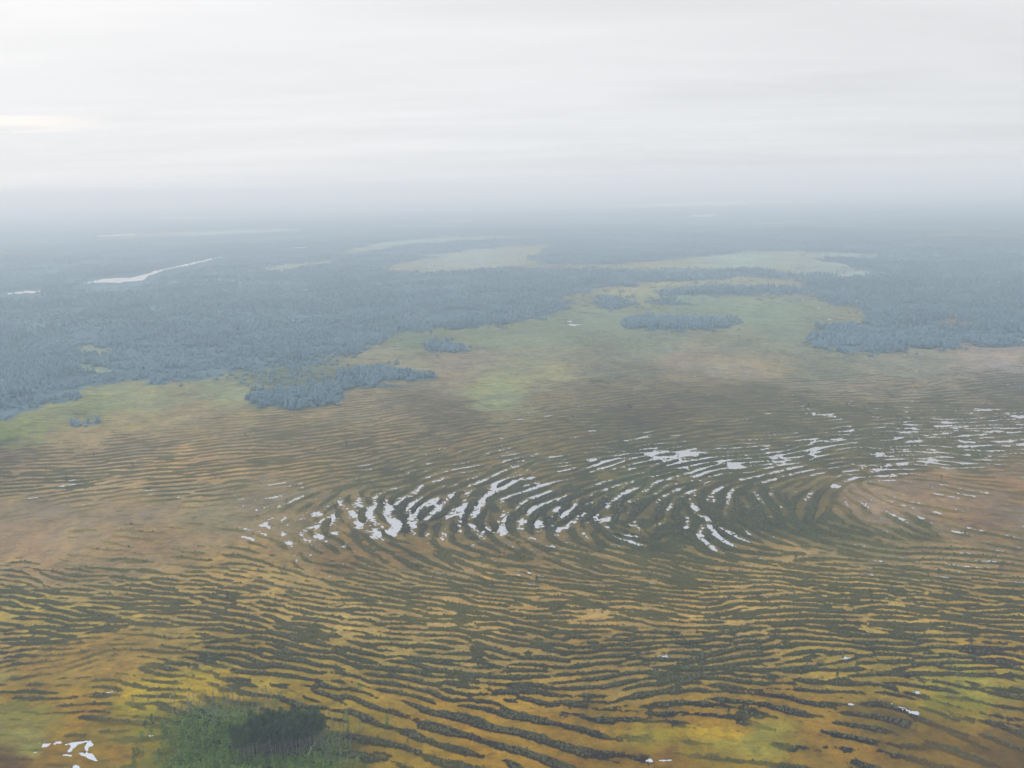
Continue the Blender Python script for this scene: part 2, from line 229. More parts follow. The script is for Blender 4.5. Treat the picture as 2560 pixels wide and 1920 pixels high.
# ---------------- outlines of woods, clearings, river (survey frame, then laid on the ground)
OPEN = [
 [(-400,1060),(-150,960),(0,905),(60,882),(120,868),(190,850),(215,828),(260,824),(330,829),(430,824),(480,822),(470,806),(560,789),(640,785),(700,772),(760,768),(800,745),(870,717),(960,710),(1100,697),(1190,683),(1225,668),(1205,652),(1240,638),(1330,618),(1460,604),(1640,598),(1745,606),(1750,640),(1770,656),(1830,660),(1870,675),(1868,700),(1790,706),(1755,718),(1770,748),(1830,760),(1900,762),(2050,750),(2212,738),(2700,700),(3500,900),(3500,3000),(-1500,3000),(-1500,1500)],
 [(720,545),(850,522),(960,511),(1100,509),(1215,511),(1050,518),(900,526),(800,544),(740,551)],
 [(790,583),(900,560),(1000,540),(1120,530),(1200,528),(1180,545),(1150,560),(1170,569),(1300,571),(1450,560),(1580,546),(1640,541),(1760,544),(1960,551),(1870,556),(1780,559),(1830,575),(1895,589),(1870,600),(1800,598),(1700,590),(1640,582),(1400,583),(1200,581),(1050,580),(980,588),(860,591)],
 [(515,592),(600,572),(720,561),(725,566),(640,581),(560,590)],
 [(160,756),(200,748),(250,752),(250,766),(190,771)], [(180,786),(235,787),(262,800),(205,803),(185,797)],
 [(200,512),(330,503),(480,498),(620,494),(680,497),(560,503),(330,512),(230,516)], [(0,520),(150,514),(160,518),(0,525)], [(-200,545),(90,541),(80,546),(-200,552)],
 [(1975,506),(2050,503),(2240,507),(2500,508),(2240,512),(2000,510)], [(2000,692),(2060,690),(2135,698),(2130,703),(2060,700)], [(1990,586),(2110,584),(2130,588),(2000,590)],
 [(1450,437),(1800,430),(2300,425),(2500,430),(2100,433),(1500,443)], [(1100,447),(1450,440),(1560,443),(1200,452),(1000,452)], [(1480,464),(1560,463),(1590,466),(1500,468)],
 [(600,456),(900,449),(980,451),(700,461)], [(900,476),(1300,470),(1330,473),(950,480)], [(1600,480),(1900,476),(1980,479),(1650,484)], [(300,470),(560,466),(600,469),(330,475)],
]
WOODS = [   # stands inside the open mire: outline, density, label
 ([(525,856),(560,848),(620,851),(690,836),(745,826),(752,838),(732,862),(722,876),(640,879),(570,881),(545,873)], 1.0, "dark pine stand at the far edge of the striped bog beside the pale green meadow"),
 ([(700,836),(745,806),(800,793),(850,790),(900,798),(945,813),(930,823),(860,828),(770,836)], 1.0, "bluish pine stand right of and behind the dark stand on the bog's far edge"),
 ([(918,747),(955,738),(1005,744),(1026,752),(985,759),(930,759)], .9, "small oval grove of pines in the green bog below the main forest edge"),
 ([(1330,702),(1365,687),(1420,683),(1500,691),(1560,689),(1608,700),(1560,709),(1400,713)], 1.0, "long dark island of trees in the middle of the far green bog"),
 ([(1265,656),(1300,645),(1350,643),(1392,656),(1360,667),(1290,664)], .9, "hazy round island of trees above the long dark one"),
 ([(1400,651),(1450,645),(1488,655),(1440,661)], .7, "smallest hazy islet of trees on the far green bog"),
 ([(1410,634),(1480,620),(1540,613),(1620,622),(1745,622),(1750,636),(1600,639),(1480,638)], 1.0, "thin hazy strip of trees reaching left from the right-hand forest"),
 ([(480,822),(470,806),(560,789),(640,785),(700,772),(760,790),(740,825),(690,836),(620,851),(540,840)], .22, "sparse grey-green scrub trees between the pale meadow and the main forest"),
 ([(150,917),(175,909),(225,908),(255,915),(205,922)], .6, "tiny brownish thicket in the green meadow at the left edge"),
 ([(1755,718),(1830,712),(1900,728),(1890,752),(1800,757),(1765,746)], .6, "dark thicket at the lower left tip of the right-hand forest"),
]
RW, RH = 1500, 850       # raster of the survey, two metres of detail are added by noise on look-up
rx_, ry_ = np.meshgrid(GX+(np.arange(RW)+.5)*GW/RW, GY+(np.arange(RH)+.5)*GH/RH)
def raster(poly):
    m = np.zeros((RH, RW), bool); P = np.array(poly, float)
    x0, y0 = P.min(0)-4; x1, y1 = P.max(0)+4
    sl = (slice(max(0, int((y0-GY)/GH*RH)), max(0, min(RH, int((y1-GY)/GH*RH)+1))), slice(max(0, int((x0-GX)/GW*RW)), max(0, min(RW, int((x1-GX)/GW*RW)+1))))
    X_, Y_ = rx_[sl], ry_[sl]; a = np.zeros(X_.shape, bool)
    for (xa, ya), (xb, yb) in zip(P, np.roll(P, -1, 0)):
        if ya == yb: continue
        c = ((ya > Y_) != (yb > Y_)) & (X_ < (xb-xa)*(Y_-ya)/(yb-ya)+xa); a ^= c
    m[sl] = a; return m
def blur(a, n=1):
    for _ in range(n):
        a = (a+np.roll(a, 1, 0)+np.roll(a, -1, 0)+np.roll(a, 1, 1)+np.roll(a, -1, 1))/5
    return a
openr = np.zeros((RH, RW))
openr = blur(raster(OPEN[0]).astype(float), 8)
for p in OPEN[1:]: openr = np.maximum(openr, blur(raster(p).astype(float), 2)*.9)
bankr = blur(np.maximum(raster([(150,628),(190,604),(330,584),(500,547),(690,530),(690,545),(500,560),(350,600),(320,614),(230,622)]), raster([(-20,632),(90,622),(85,642),(-20,650)])).astype(float), 1)
WOODR = [blur(raster(w[0]).astype(float), 5)*w[1] for w in WOODS]
woodmain = 1-openr
woodtot = np.maximum(woodmain, np.max(WOODR, 0)).astype(f32)
def rsample(R, u, v):
    a = np.clip((u-GX)/GW*RW-.5, 0, RW-1.001); b = np.clip((v-GY)/GH*RH-.5, 0, RH-1.001)
    i = a.astype(int); j = b.astype(int); fa = a-i; fb = b-j
    return (R[j, i]*(1-fa)+R[j, i+1]*fa)*(1-fb)+(R[j+1, i]*(1-fa)+R[j+1, i+1]*fa)*fb

# named pools: centre, half length, half width (survey frame), tilt in degrees
POOLS = [(687,1109,12,4,5),(778,1122,17,14,-62),(720,1117,14,8,-45),(675,1138,17,5,-12),(698,1156,26,6,-14),(743,1178,8,4,-20),
 (836,1118,30,9,38),(855,1146,14,9,-40),(825,1150,20,6,-15),(800,1160,12,4,10),(870,1130,22,4,8),(898,1100,10,15,-5),(1000,1115,10,22,15),(1022,1135,16,8,20),(1075,1052,38,8,-28),(1110,1038,32,7,-8),(1048,1078,30,7,-32),(1140,1050,26,6,-10),
 (1046,1145,24,12,0),(1085,1140,16,18,30),(1095,1120,10,12,20),(1150,1055,34,5,-16),(1185,1045,30,5,-14),(1000,1096,20,8,-12),(980,1070,24,8,-30),(940,1085,16,7,-30),
 (1455,984,70,8,-4),(1340,988,60,5,-7),(1380,965,52,4,-6),(1610,994,40,5,0),(1530,996,26,5,-6),(1500,976,30,3,-5),(1560,968,26,3,-4),(1820,950,18,3.5,-2),(1300,1000,40,4,-9),
 (1545,1143,28,11,8),(1535,1120,22,6,16),(1530,1107,12,4,-5),(1500,1152,24,4,8),(1570,1152,26,4,8),(1800,1049,14,4,0),(1930,1010,24,3,0),(2090,1005,30,4,0),(2045,988,34,4.5,1),(1960,1020,10,3,0),(1890,974,60,3,2),
 (1320,1155,34,5,18),(1290,1120,9,12,30),(1240,1098,14,6,-60),(1210,1078,20,6,-20),(1190,1140,28,10,5),(1150,1130,20,8,10),(1215,1108,22,6,-8),(1380,1160,30,4,16),(1340,1075,30,4,-18),(1310,1085,12,14,25),
 (165,1034,24,2,-3),(165,1044,20,2.5,-8),(175,1052,26,2,-3),(230,993,13,1.5,-2),(135,1050,10,1.6,-3),(322,1058,12,1.8,-3),
 (170,1602,18,2.4,-8),(193,1607,5,4,0),(187,1614,3.4,6,10),(157,1609,4.5,6,30),(150,1620,3.6,7,20),(145,1629,7,4,0),(184,1628,10,3.4,5),(198,1636,8,3,25),(98,1607,7,3,-25),(78,1622,5,2.4,-10),(126,1602,7,3,-10),(163,1655,4.5,8,0),(325,1588,5,2,0),(60,1505,9,2.4,2),(240,1492,8,2,-15),
 (1965,1538,16,4.5,0),(1945,1528,12,4,10),(1918,1520,10,3,0),(1404,1641,9,5,10),(1975,1494,8,3,5),(1440,1640,10,2.5,0),
 (1583,1287,12,3,8),(1430,1416,14,4,8),(1510,1424,18,5,8),(1700,1395,14,4,4),(1590,1372,16,3,4),(1830,1421,10,3,4),(1480,1390,30,3,4),(1840,1520,14,3,2),
 (820,578,12,1.0,0),(860,580,5,1.0,5),(930,577,10,.9,0),(985,578,10,.8,0),(265,507,40,1.4,-2),(230,509,20,1.0,-2),(640,535,28,.9,-4),(1238,701,12,1.2,0),(1228,693,8,.9,0)]
RIVER = [[(190,609),(225,603),(255,600),(285,599),(305,594),(322,589),(318,596),(308,605),(290,608),(262,609),(225,611)], [(318,590),(380,575),(440,562),(470,555),(471,557.5),(440,565),(380,578),(320,594)], [(70,629),(130,620),(200,607),(201,610),(130,623),(72,632)],
         [(5,635),(40,630),(78,627),(72,631),(38,634),(10,637)], [(452,559),(478,553.5),(480,555),(454,561)]]

# ------------------------------------------------------------------ the ground: one sheet to the horizon
rad = np.radians
th = np.concatenate([np.geomspace(.13, 1.2, 40)[:-1], np.arange(1.2, 38.0, .038), np.linspace(38.2, 86, 60)])
azi = np.concatenate([np.linspace(-180, -37, 60)[:-1], np.arange(-37, 37, .052), np.linspace(37, 180, 60)[:-1]])
nr, nc = len(th), len(azi)
TH, AZ = np.meshgrid(rad(th), rad(azi), indexing='ij')
R = H/np.tan(TH); gxw = (R*np.sin(AZ)).ravel(); gyw = (R*np.cos(AZ)).ravel(); Rr = R.ravel()
dth = np.gradient(rad(th)); daz = np.gradient(rad(azi))
AREA = (R*(H/np.sin(TH)**2)*dth[:, None]*daz[None, :]).ravel()

def lic(tex, x, y, lam, half, steps, curl=0.0):
    """noise smeared along the run of the strings"""
    s = 16.0/lam
    u, v = project(x, y); D = sample(DIRF, u, v); a = .5*np.arctan2(D[:, 1], D[:, 0])
    if curl: a = a+curl*noise(LP2, x, y, 60)
    dx0, dy0 = np.cos(a), np.sin(a)
    acc = lookup(tex, x*s, y*s).astype(f32); wt = 1.0; st = half/steps
    for sg in (1, -1):
        px, py = x.copy(), y.copy(); dx, dy = dx0*sg, dy0*sg
        for k in range(1, steps+1):
            px += dx*st; py += dy*st
            w = math.exp(-1.6*(k/steps)**2); acc += w*lookup(tex, px*s, py*s); wt += w
            if k % 2 == 0 and k < steps:
                u, v = project(px, py); D = sample(DIRF, u, v); a = .5*np.arctan2(D[:, 1], D[:, 0])
                if curl: a = a+curl*noise(LP2, px, py, 60)
                nx, ny = np.cos(a), np.sin(a); f = np.sign(nx*dx+ny*dy); f[f == 0] = 1
                dx, dy = nx*f, ny*f
    acc /= wt
    return acc
U, V = project(gxw, gyw)
pers = np.clip((V-480)/1100, .05, 1)
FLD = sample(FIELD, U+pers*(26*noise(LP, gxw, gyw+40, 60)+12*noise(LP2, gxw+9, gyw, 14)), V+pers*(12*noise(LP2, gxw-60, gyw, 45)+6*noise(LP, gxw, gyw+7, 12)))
near = (Rr < 1500) & (np.abs(AZ.ravel()) < rad(40)) & (Rr > 80)
ix = np.nonzero(near)[0]; nx_, ny_ = gxw[ix], gyw[ix]
a0 = lic(BP, nx_, ny_, 4.0, 5.0, 4, .14)
a1 = lic(BP2, nx_, ny_, 6.9, 11.0, 6, .12)
a2 = lic(BP, nx_, ny_, 9.2, 14.0, 7, .18)
a3 = lic(LP, nx_, ny_, 1.4, 5.5, 5, .12)
a0 /= a0.std(); a1 /= a1.std(); a2 /= a2.std(); a3 /= a3.std()
swirl = np.exp(-(((U[ix]-1150)/520)**4))*np.exp(-(((V[ix]-1110)/75)**4))
swirl = np.maximum(swirl, np.exp(-(((U[ix]-1900)/420)**4))*np.exp(-(((V[ix]-1110)/55)**4)))
nearb = sstep(1560, 1650, V[ix])*sstep(850, 1300, U[ix])*.5
jit = .10*noise(LP, nx_, ny_, 250)
wb = np.clip(np.maximum(swirl*.8, nearb)+jit*.7, 0, 1)
wa = sstep(1195, 1260, V[ix])*(1-sstep(1480, 1600, V[ix]+50*sstep(900, 1500, U[ix])))
wa = np.clip(np.maximum(wa*.95, .6*sstep(1440, 1500, V[ix])*(1-sstep(700, 1100, U[ix])))+jit, 0, 1)*(1-wb)
S = a0*np.sqrt(wa)+a1*np.sqrt(np.clip(1-wa-wb, 0, 1))+a2*np.sqrt(wb)
S = S+.42*a3+.26*noise(LP, nx_, ny_, 4.0)*sstep(650, 300, Rr[ix])+.18*noise(LP2, nx_, ny_, 140)+.24*noise(LP, nx_+300, ny_, 34)
S /= S.std()
F = FLD[ix]; cover, amp, poolp = F[:, 6], F[:, 7], F[:, 8]
# quantile of the standard normal, good enough for a threshold
def quant(p):
    p = np.clip(p, .01, .99); t = np.sqrt(-2*np.log(np.minimum(p, 1-p)))
    q = t-(2.30753+.27061*t)/(1+.99229*t+.04481*t*t); return np.where(p < .5, -q, q)
ridge = S-quant(1-cover)                     # > 0 on the strings
ridge_all = np.full(len(gxw), -1.0, f32); ridge_all[ix] = ridge
amp_all = np.zeros(len(gxw), f32); amp_all[ix] = amp*sstep(1500, 1250, Rr[ix])
# pools
wet = np.full(len(gxw), -3.0, f32)
clus = noise(LP, nx_+70, ny_-40, 90)
fd = sstep(600, 330, Rr[ix]); spk = noise(LP2, nx_, ny_, 5.0)*fd+noise(LP2, nx_+11, ny_, 10.0)*(1-fd); spk2 = noise(LP, nx_, ny_, 26.0)
w = (-ridge-.30)*.85+.30*clus+.50*spk+.25*spk2+.45*noise(LP, nx_+9, ny_, 2.4)*sstep(750, 350, Rr[ix])+(poolp-.46)*4.4-.50
w = np.where(poolp > .03, w, -3)
fin = noise(LP, nx_+9, ny_, 3.0)*sstep(900, 400, Rr[ix])
for (px, py, ra, rb, ang) in POOLS:
    a = math.radians(ang); rb = rb*(.85 if py > 1035 else .48 if py > 900 else 1); u_, v_ = U[ix]-px, V[ix]-py
    m = (np.abs(u_) < ra*1.6+rb+6) & (np.abs(v_) < ra*1.2+rb+6)
    if not m.any(): continue
    uu = (u_[m]*math.cos(a)+v_[m]*math.sin(a))/ra; vv = (-u_[m]*math.sin(a)+v_[m]*math.cos(a))/rb
    q = 1.0-np.sqrt(uu*uu+vv*vv)+.24*spk[m]+.20*spk2[m]+.36*fin[m]-.75*np.clip(ridge[m]+.3, 0, 1.5)*(py > 900)*(py < 1500)*(px > 760)
    w[m] = np.maximum(w[m], np.clip(q*2.4, -3, 1.5))
wet[ix] = w
far = np.nonzero((~near) & (Rr > 1400) & (Rr < 20000))[0]
uf, vf = U[far], V[far]; wf = np.full(len(far), -3.0)
for (px, py, ra, rb, ang) in POOLS:
    if py > 720: continue
    q = 1-np.sqrt(((uf-px)/ra)**2+((vf-py-(uf-px)*math.tan(math.radians(ang)))/rb)**2); wf = np.maximum(wf, q+.25*noise(LP, gxw[far], gyw[far], 120))
rr = np.zeros((RH, RW))
for p in RIVER: rr = np.maximum(rr, raster(p))
rv = rsample(blur(rr, 1), uf+3*noise(LP2, gxw[far], gyw[far], 200)/2, vf+.6*noise(LP, gxw[far], gyw[far], 90))
wf = np.maximum(wf, np.where((vf > 540) & (uf < 520), (rv-.5)*4, -3)); wet[far] = wf
wet = wet-2.5*sstep(.4, 1.2, ridge_all)*(wet < 1.0)
# woods on the sheet, their edges roughened on the ground
wu = U+11*noise(LP, gxw, gyw, 160); wv = V+np.clip((V-500)/260, .15, 1.3)*3.6*noise(LP2, gxw, gyw, 60)
wood = rsample(woodtot, wu, wv).astype(f32)
behind = (gyw < 60)
wood[behind | (V > 1200)] = 0
tone = noise(LP2, gxw, gyw, 900)*.5+noise(LP, gxw, gyw, 3000)*.7
# heights
gz = np.zeros(len(gxw), f32)
gz += .38*sstep(-.2, .9, ridge_all)*amp_all+.10*ridge_all.clip(-1, 1)*amp_all
gz = np.where(wet > -1, np.minimum(gz, -.30-.22*wet), gz).clip(-.75, 1)
gz += np.where(wet < -1, .05*noise(LP, gxw, gyw, 3.0)*(Rr < 900), 0)
light = FLD[:, 0:3].copy(); dark = FLD[:, 3:6].copy()
# colour patches of moss, sedge and drier peat
m1 = noise(LP, gxw, gyw, 130)[:, None]; m2 = noise(LP2, gxw, gyw, 28)[:, None]; m3 = noise(LP, gxw+91, gyw, 60)[:, None]
m4 = noise(LP2, gxw+17, gyw, 9)[:, None]*(Rr < 900)[:, None]
light = light*(1+.07*m1+.09*m2+.08*m4)*(1+(m3+.7*m4)*np.array([.03, .0, -.07]))
dark = dark*(1+.10*m2)
# floating moss edge round the pools
halo = sstep(-1.1, -.35, wet)[:, None]*(wet < .3)[:, None]
light = light*(1-.3*halo)+np.array([.11, .115, .055])*.3*halo
FOREST = np.array([.044, .080, .092])  # forest floor, with some bluish distance haze painted into its colour
glade = sstep(.35, 1.1, noise(LP, gxw+500, gyw, 260)+.5*noise(LP2, gxw, gyw, 60))*.22
wd = sstep(.15, .85, wood)
wtone = (1+.22*tone)[:, None]*(1+glade[:, None]*np.array([2.2, 1.5, 1.2]))
light = light*(1-wd[:, None])+FOREST*wtone*wd[:, None]; dark = dark*(1-wd[:, None])+FOREST*wtone*wd[:, None]
ridge_all = np.where(wd > .5, 0, ridge_all)
light = light.clip(.006, .9); dark = dark.clip(.006, .9)

def make_mesh(name, verts, quads=None, tris=None, mat=None, smooth=False, attrs=None):
    me = bpy.data.meshes.new(name)
    nq = 0 if quads is None else len(quads); ntr = 0 if tris is None else len(tris)
    me.vertices.add(len(verts)); me.vertices.foreach_set('co', np.ascontiguousarray(verts, f32).ravel())
    idx = []
    if nq: idx.append(np.asarray(quads, np.int32).ravel())
    if ntr: idx.append(np.asarray(tris, np.int32).ravel())
    idx = np.concatenate(idx); me.loops.add(len(idx)); me.loops.foreach_set('vertex_index', idx)
    st = np.concatenate([np.arange(nq)*4, nq*4+np.arange(ntr)*3]).astype(np.int32)
    me.polygons.add(nq+ntr); me.polygons.foreach_set('loop_start', st)
    if smooth: me.polygons.foreach_set('use_smooth', np.ones(nq+ntr, bool))
    for k, (kind, a) in (attrs or {}).items():
        at_ = me.attributes.new(k, kind, 'POINT')
        if kind == 'FLOAT': at_.data.foreach_set('value', np.ascontiguousarray(a, f32).ravel())
        else:
            c4 = np.ones((len(verts), 4), f32); c4[:, :3] = a; at_.data.foreach_set('color', c4.ravel())
    me.update(calc_edges=True)
    if mat: me.materials.append(mat)
    return me
def link(name, me, parent=None, **props):
    o = bpy.data.objects.new(name, me); col.objects.link(o); o.parent = parent
    for k, v in props.items(): o[k] = v
    return o

def material(name):
    m = bpy.data.materials.new(name); m.use_nodes = True; t = m.node_tree
    return m, t, t.nodes['Principled BSDF']
def tnoise(t, scale, detail=4, rough=.6, coord=None, stretch=(1, 1, 1)):
    g = coord or nd(t, 'ShaderNodeNewGeometry').outputs['Position']
    mp = nd(t, 'ShaderNodeMapping'); t.links.new(g, mp.inputs[0]); mp.inputs['Scale'].default_value = stretch
    n = nd(t, 'ShaderNodeTexNoise'); t.links.new(mp.outputs[0], n.inputs['Vector'])
    n.inputs['Scale'].default_value = scale; n.inputs['Detail'].default_value = detail; n.inputs['Roughness'].default_value = rough
    return n.outputs[0]

gm, t, bs = material("mire_ground")
aL = nd(t, 'ShaderNodeAttribute', attribute_name='light'); aD = nd(t, 'ShaderNodeAttribute', attribute_name='dark'); aR = nd(t, 'ShaderNodeAttribute', attribute_name='ridge')
n1 = tnoise(t, .9, 3, .65); n2 = tnoise(t, .28, 4, .6); n3 = tnoise(t, 3.0, 2, .6)
rg = mathn(t, 'ADD', aR.outputs['Fac'], mathn(t, 'MULTIPLY', mathn(t, 'SUBTRACT', n1, .5), 1.0))
rg = mathn(t, 'ADD', rg, mathn(t, 'MULTIPLY', mathn(t, 'SUBTRACT', n2, .5), .8))
mr = nd(t, 'ShaderNodeMapRange', interpolation_type='SMOOTHSTEP'); t.links.new(rg, mr.inputs[0]); mr.inputs[1].default_value = -.16; mr.inputs[2].default_value = .14
q1 = tnoise(t, .16, 5, .7, None, (1, 1.5, 1)); q2 = tnoise(t, .45, 4, .7, None, (1, 2.0, 1)); q3 = tnoise(t, .05, 4, .6)
lite = mixc(t, ramp(t, q1, [(.51, (0, 0, 0)), (.56, (.9, .9, .9))]), aL.outputs['Color'], mixc(t, 1.0, aL.outputs['Color'], (.76, .72, .74), 'MULTIPLY'))
lite = mixc(t, ramp(t, q2, [(.53, (0, 0, 0)), (.59, (.95, .95, .95))]), lite, mixc(t, 1.0, lite, (1.18, 1.14, .98), 'MULTIPLY'))
lite = mixc(t, ramp(t, q3, [(.52, (0, 0, 0)), (.60, (.6, .6, .6))]), lite, mixc(t, 1.0, lite, (.91, .95, .97), 'MULTIPLY'))
c = mixc(t, mr.outputs[0], lite, aD.outputs['Color'])
v = mathn(t, 'ADD', mathn(t, 'MULTIPLY', mathn(t, 'SUBTRACT', n3, .5), .9), mathn(t, 'MULTIPLY', mathn(t, 'SUBTRACT', n1, .5), .5))
v = mathn(t, 'ADD', v, 1.0)
vs = nd(t, 'ShaderNodeVectorMath', operation='SCALE'); t.links.new(c, vs.inputs[0]); t.links.new(v, vs.inputs['Scale'])
t.links.new(vs.outputs[0], bs.inputs['Base Color']); bs.inputs['Roughness'].default_value = 1; bs.inputs['Specular IOR Level'].default_value = .1

ii = np.arange(nr-1)[:, None]*nc; jj = np.arange(nc)[None, :]; j2 = (jj+1) % nc
quads = np.stack([ii+jj, ii+nc+jj, ii+nc+j2, ii+j2], -1).reshape(-1, 4)
verts = np.stack([gxw, gyw, gz], -1); verts = np.vstack([verts, [[0, 0, 0]]])
lastr = (nr-1)*nc+np.arange(nc); tris = np.stack([lastr, np.full(nc, nr*nc), (nr-1)*nc+(np.arange(nc)+1) % nc], -1)
e1 = lambda a: np.concatenate([a, a[-1:]])
me = make_mesh("ground", verts, quads, tris, gm, True, {'light': ('FLOAT_COLOR', e1(light)), 'dark': ('FLOAT_COLOR', e1(dark)), 'ridge': ('FLOAT', e1(ridge_all*1.0))})
link("ground", me, kind="structure", label="striped orange and dark green string bog stretching to the horizon")

# ------------------------------------------------------------------ water, one level sheet under the mire
wm, t, bs = material("bog_water")
bs.inputs['Base Color'].default_value = (.50, .51, .535, 1); bs.inputs['Metallic'].default_value = 1.0; bs.inputs['Roughness'].default_value = .06
bn = nd(t, 'ShaderNodeBump'); bn.inputs['Strength'].default_value = .15; bn.inputs['Distance'].default_value = .05
t.links.new(tnoise(t, .8, 3), bn.inputs['Height']); t.links.new(bn.outputs[0], bs.inputs['Normal'])
aa = np.radians(np.linspace(-42, 42, 57)); r_in, r_out = 120.0, 12000.0
wv_ = np.array([(r*math.sin(a), r*math.cos(a), -.30) for r in (r_in, 600, 2500, r_out) for a in aa])
q = [(k*57+i, k*57+i+1, (k+1)*57+i+1, (k+1)*57+i) for k in range(3) for i in range(56)]
link("water", make_mesh("water", wv_, q, None, wm), kind="structure", label="pale still water of the bog pools and river")

# ------------------------------------------------------------------ woods: crowns by the thousand
def leaf_mat(name, c0, c1, scale=.6, vary=0.0):
    m, t, bs = material(name)
    n = tnoise(t, scale, 3, .7); n_b = tnoise(t, scale*.06, 2, .5)
    s_ = mathn(t, 'ADD', mathn(t, 'MULTIPLY', n, .5), mathn(t, 'MULTIPLY', n_b, .5))
    oi = nd(t, 'ShaderNodeObjectInfo'); k = nd(t, 'ShaderNodeVectorMath', operation='SCALE')
    t.links.new(ramp(t, s_, [(.30, c0), (.70, c1)], 'LINEAR'), k.inputs[0]); t.links.new(mathn(t, 'ADD', mathn(t, 'MULTIPLY', oi.outputs['Random'], vary), 1-vary*.5), k.inputs['Scale'])
    t.links.new(k.outputs[0], bs.inputs['Base Color'])
    bs.inputs['Roughness'].default_value = .9; bs.inputs['Specular IOR Level'].default_value = .1
    return m
def conifer(seed, rings=((.12, .95), (.45, .8), (.72, .5)), sides=5):
    g = np.random.default_rng(seed); vs, ts = [], []
    for (z0, r) in rings:
        b = len(vs); top = min(1.0, z0+.42)
        for k in range(sides):
            a = 2*math.pi*(k+g.random()*.5)/sides; q = r*(.75+.5*g.random())
            vs.append((q*math.cos(a), q*math.sin(a), z0+.06*g.random()))
        vs.append((.1*g.standard_normal(), .1*g.standard_normal(), top))
        ts += [(b+k, b+(k+1) % sides, b+sides) for k in range(sides)]
    return np.array(vs, f32), np.array(ts, np.int32)
def blob(seed, n=5):
    g = np.random.default_rng(seed); vs = [(0, 0, 1.0)]; 
    for k in range(n):
        a = 2*math.pi*(k+.4*g.random())/n; q = .8+.5*g.random(); vs.append((q*math.cos(a), q*math.sin(a), .05+.25*g.random()))
    vs.append((0, 0, -.2)); ts = [(1+k, 1+(k+1) % n, 0) for k in range(n)]
    for k in range(n): vs.append((.6*math.cos(2*math.pi*(k+.5)/n), .6*math.sin(2*math.pi*(k+.5)/n), .75+.2*g.random()))
    b = n+2
    ts += [(1+k, 1+(k+1) % n, b+k) for k in range(n)]+[(b+k, b+(k+1) % n, 0) for k in range(n)]
    return np.array(vs, f32), np.array(ts, np.int32)
def scatter(name, protos, x, y, z, hgt, wid, mat, seed=0, **props):
    g = np.random.default_rng(seed); n = len(x); V_, T_, off = [], [], 0
    pick = g.integers(0, len(protos), n); ang = g.random(n)*2*math.pi
    for k, (pv, pt) in enumerate(protos):
        m = np.nonzero(pick == k)[0]
        if not len(m): continue
        c, s = np.cos(ang[m])[:, None], np.sin(ang[m])[:, None]
        px = (pv[None, :, 0]*c-pv[None, :, 1]*s)*wid[m][:, None]+x[m][:, None]
        py = (pv[None, :, 0]*s+pv[None, :, 1]*c)*wid[m][:, None]+y[m][:, None]
        pz = pv[None, :, 2]*hgt[m][:, None]+z[m][:, None]
        V_.append(np.stack([px, py, pz], -1).reshape(-1, 3))
        T_.append((pt[None]+(np.arange(len(m))*len(pv))[:, None, None]+off).reshape(-1, 3)); off += len(m)*len(pv)
    return link(name, make_mesh(name, np.concatenate(V_), None, np.concatenate(T_), mat), **props)
cell = AREA
fr = np.abs(AZ.ravel()) < rad(35)
CON = [conifer(s) for s in range(8)]
forest_mat = leaf_mat("far_spruce", (.048, .084, .102), (.128, .188, .208), .15)  # blue lift puts part of the distance haze into the needle colour
def pick_points(weight, n, g):
    cs = np.cumsum(weight); i = np.searchsorted(cs, g.random(n)*cs[-1])
    i = np.minimum(i, len(weight)-1)
    dr = (R*0+(H/np.sin(TH)**2)*dth[:, None]).ravel()[i]*(g.random(n)-.5); da = Rr[i]*np.repeat(rad(.052), n)*(g.random(n)-.5)
    a = AZ.ravel()[i]
    return gxw[i]+dr*np.sin(a)+da*np.cos(a), gyw[i]+dr*np.cos(a)-da*np.sin(a), gz[i], i
def stand(name, mask, n, seed, **props):
    g = np.random.default_rng(seed)
    wgt = np.where(fr & (Rr < 2900) & (Rr > 400), mask*cell/np.maximum(1, (Rr/900.0))**2, 0)
    n = int(min(n, wgt.sum()/9.0))
    x, y, z, i = pick_points(wgt, n, g)
    hg = (3.8+4.2*g.random(n))*(.40+.60*np.clip(mask[i], 0, 1)); hg *= (1+.15*noise(LP, x, y, 80))*(1-.45*sstep(1300, 2200, Rr[i]))
    scatter(name, CON, x, y, z, hg, 1.5+.9*g.random(n)+np.clip(Rr[i]/1500, 0, 2)*.5, forest_mat, seed, **props)
warpu, warpv = wu, wv
mainmask = sstep(.12, .5, rsample(woodmain, warpu, warpv))*(V < 1000)*(gyw > 60)*(1-np.clip(rsample(bankr, U, V)*1.5, 0, 1))
thin = .55+.45*noise(LP2, gxw, gyw, 110).clip(-1, 1); rim = rsample(blur(woodtot.astype(float), 40), U, V)*(V < 1000)*(gyw > 60)*sstep(.1, 1.0, noise(LP, gxw, gyw, 50))*(1-np.clip(rsample(bankr, U, V)*1.5, 0, 1))
mainmask = np.maximum(mainmask, .5*rim)*thin.clip(.15, 1)*(1-1.5*glade).clip(.1, 1)
stand("forest", mainmask*(U < 1500), 75000, 21, kind="stuff", label="dark blue-green forest filling the left half beyond the bog")
stand("forest", mainmask*(U >= 1500), 30000, 22, kind="stuff", label="hazy forest at the right beyond the pale green bog")
for k, (pl, dn, lb) in enumerate(WOODS):
    m = rsample(WOODR[k], warpu, warpv)
    stand("forest", np.where(m > .10, m, 0)**1.5, 9000 if dn > .5 else 1500, 30+k, kind="stuff", label=lb)

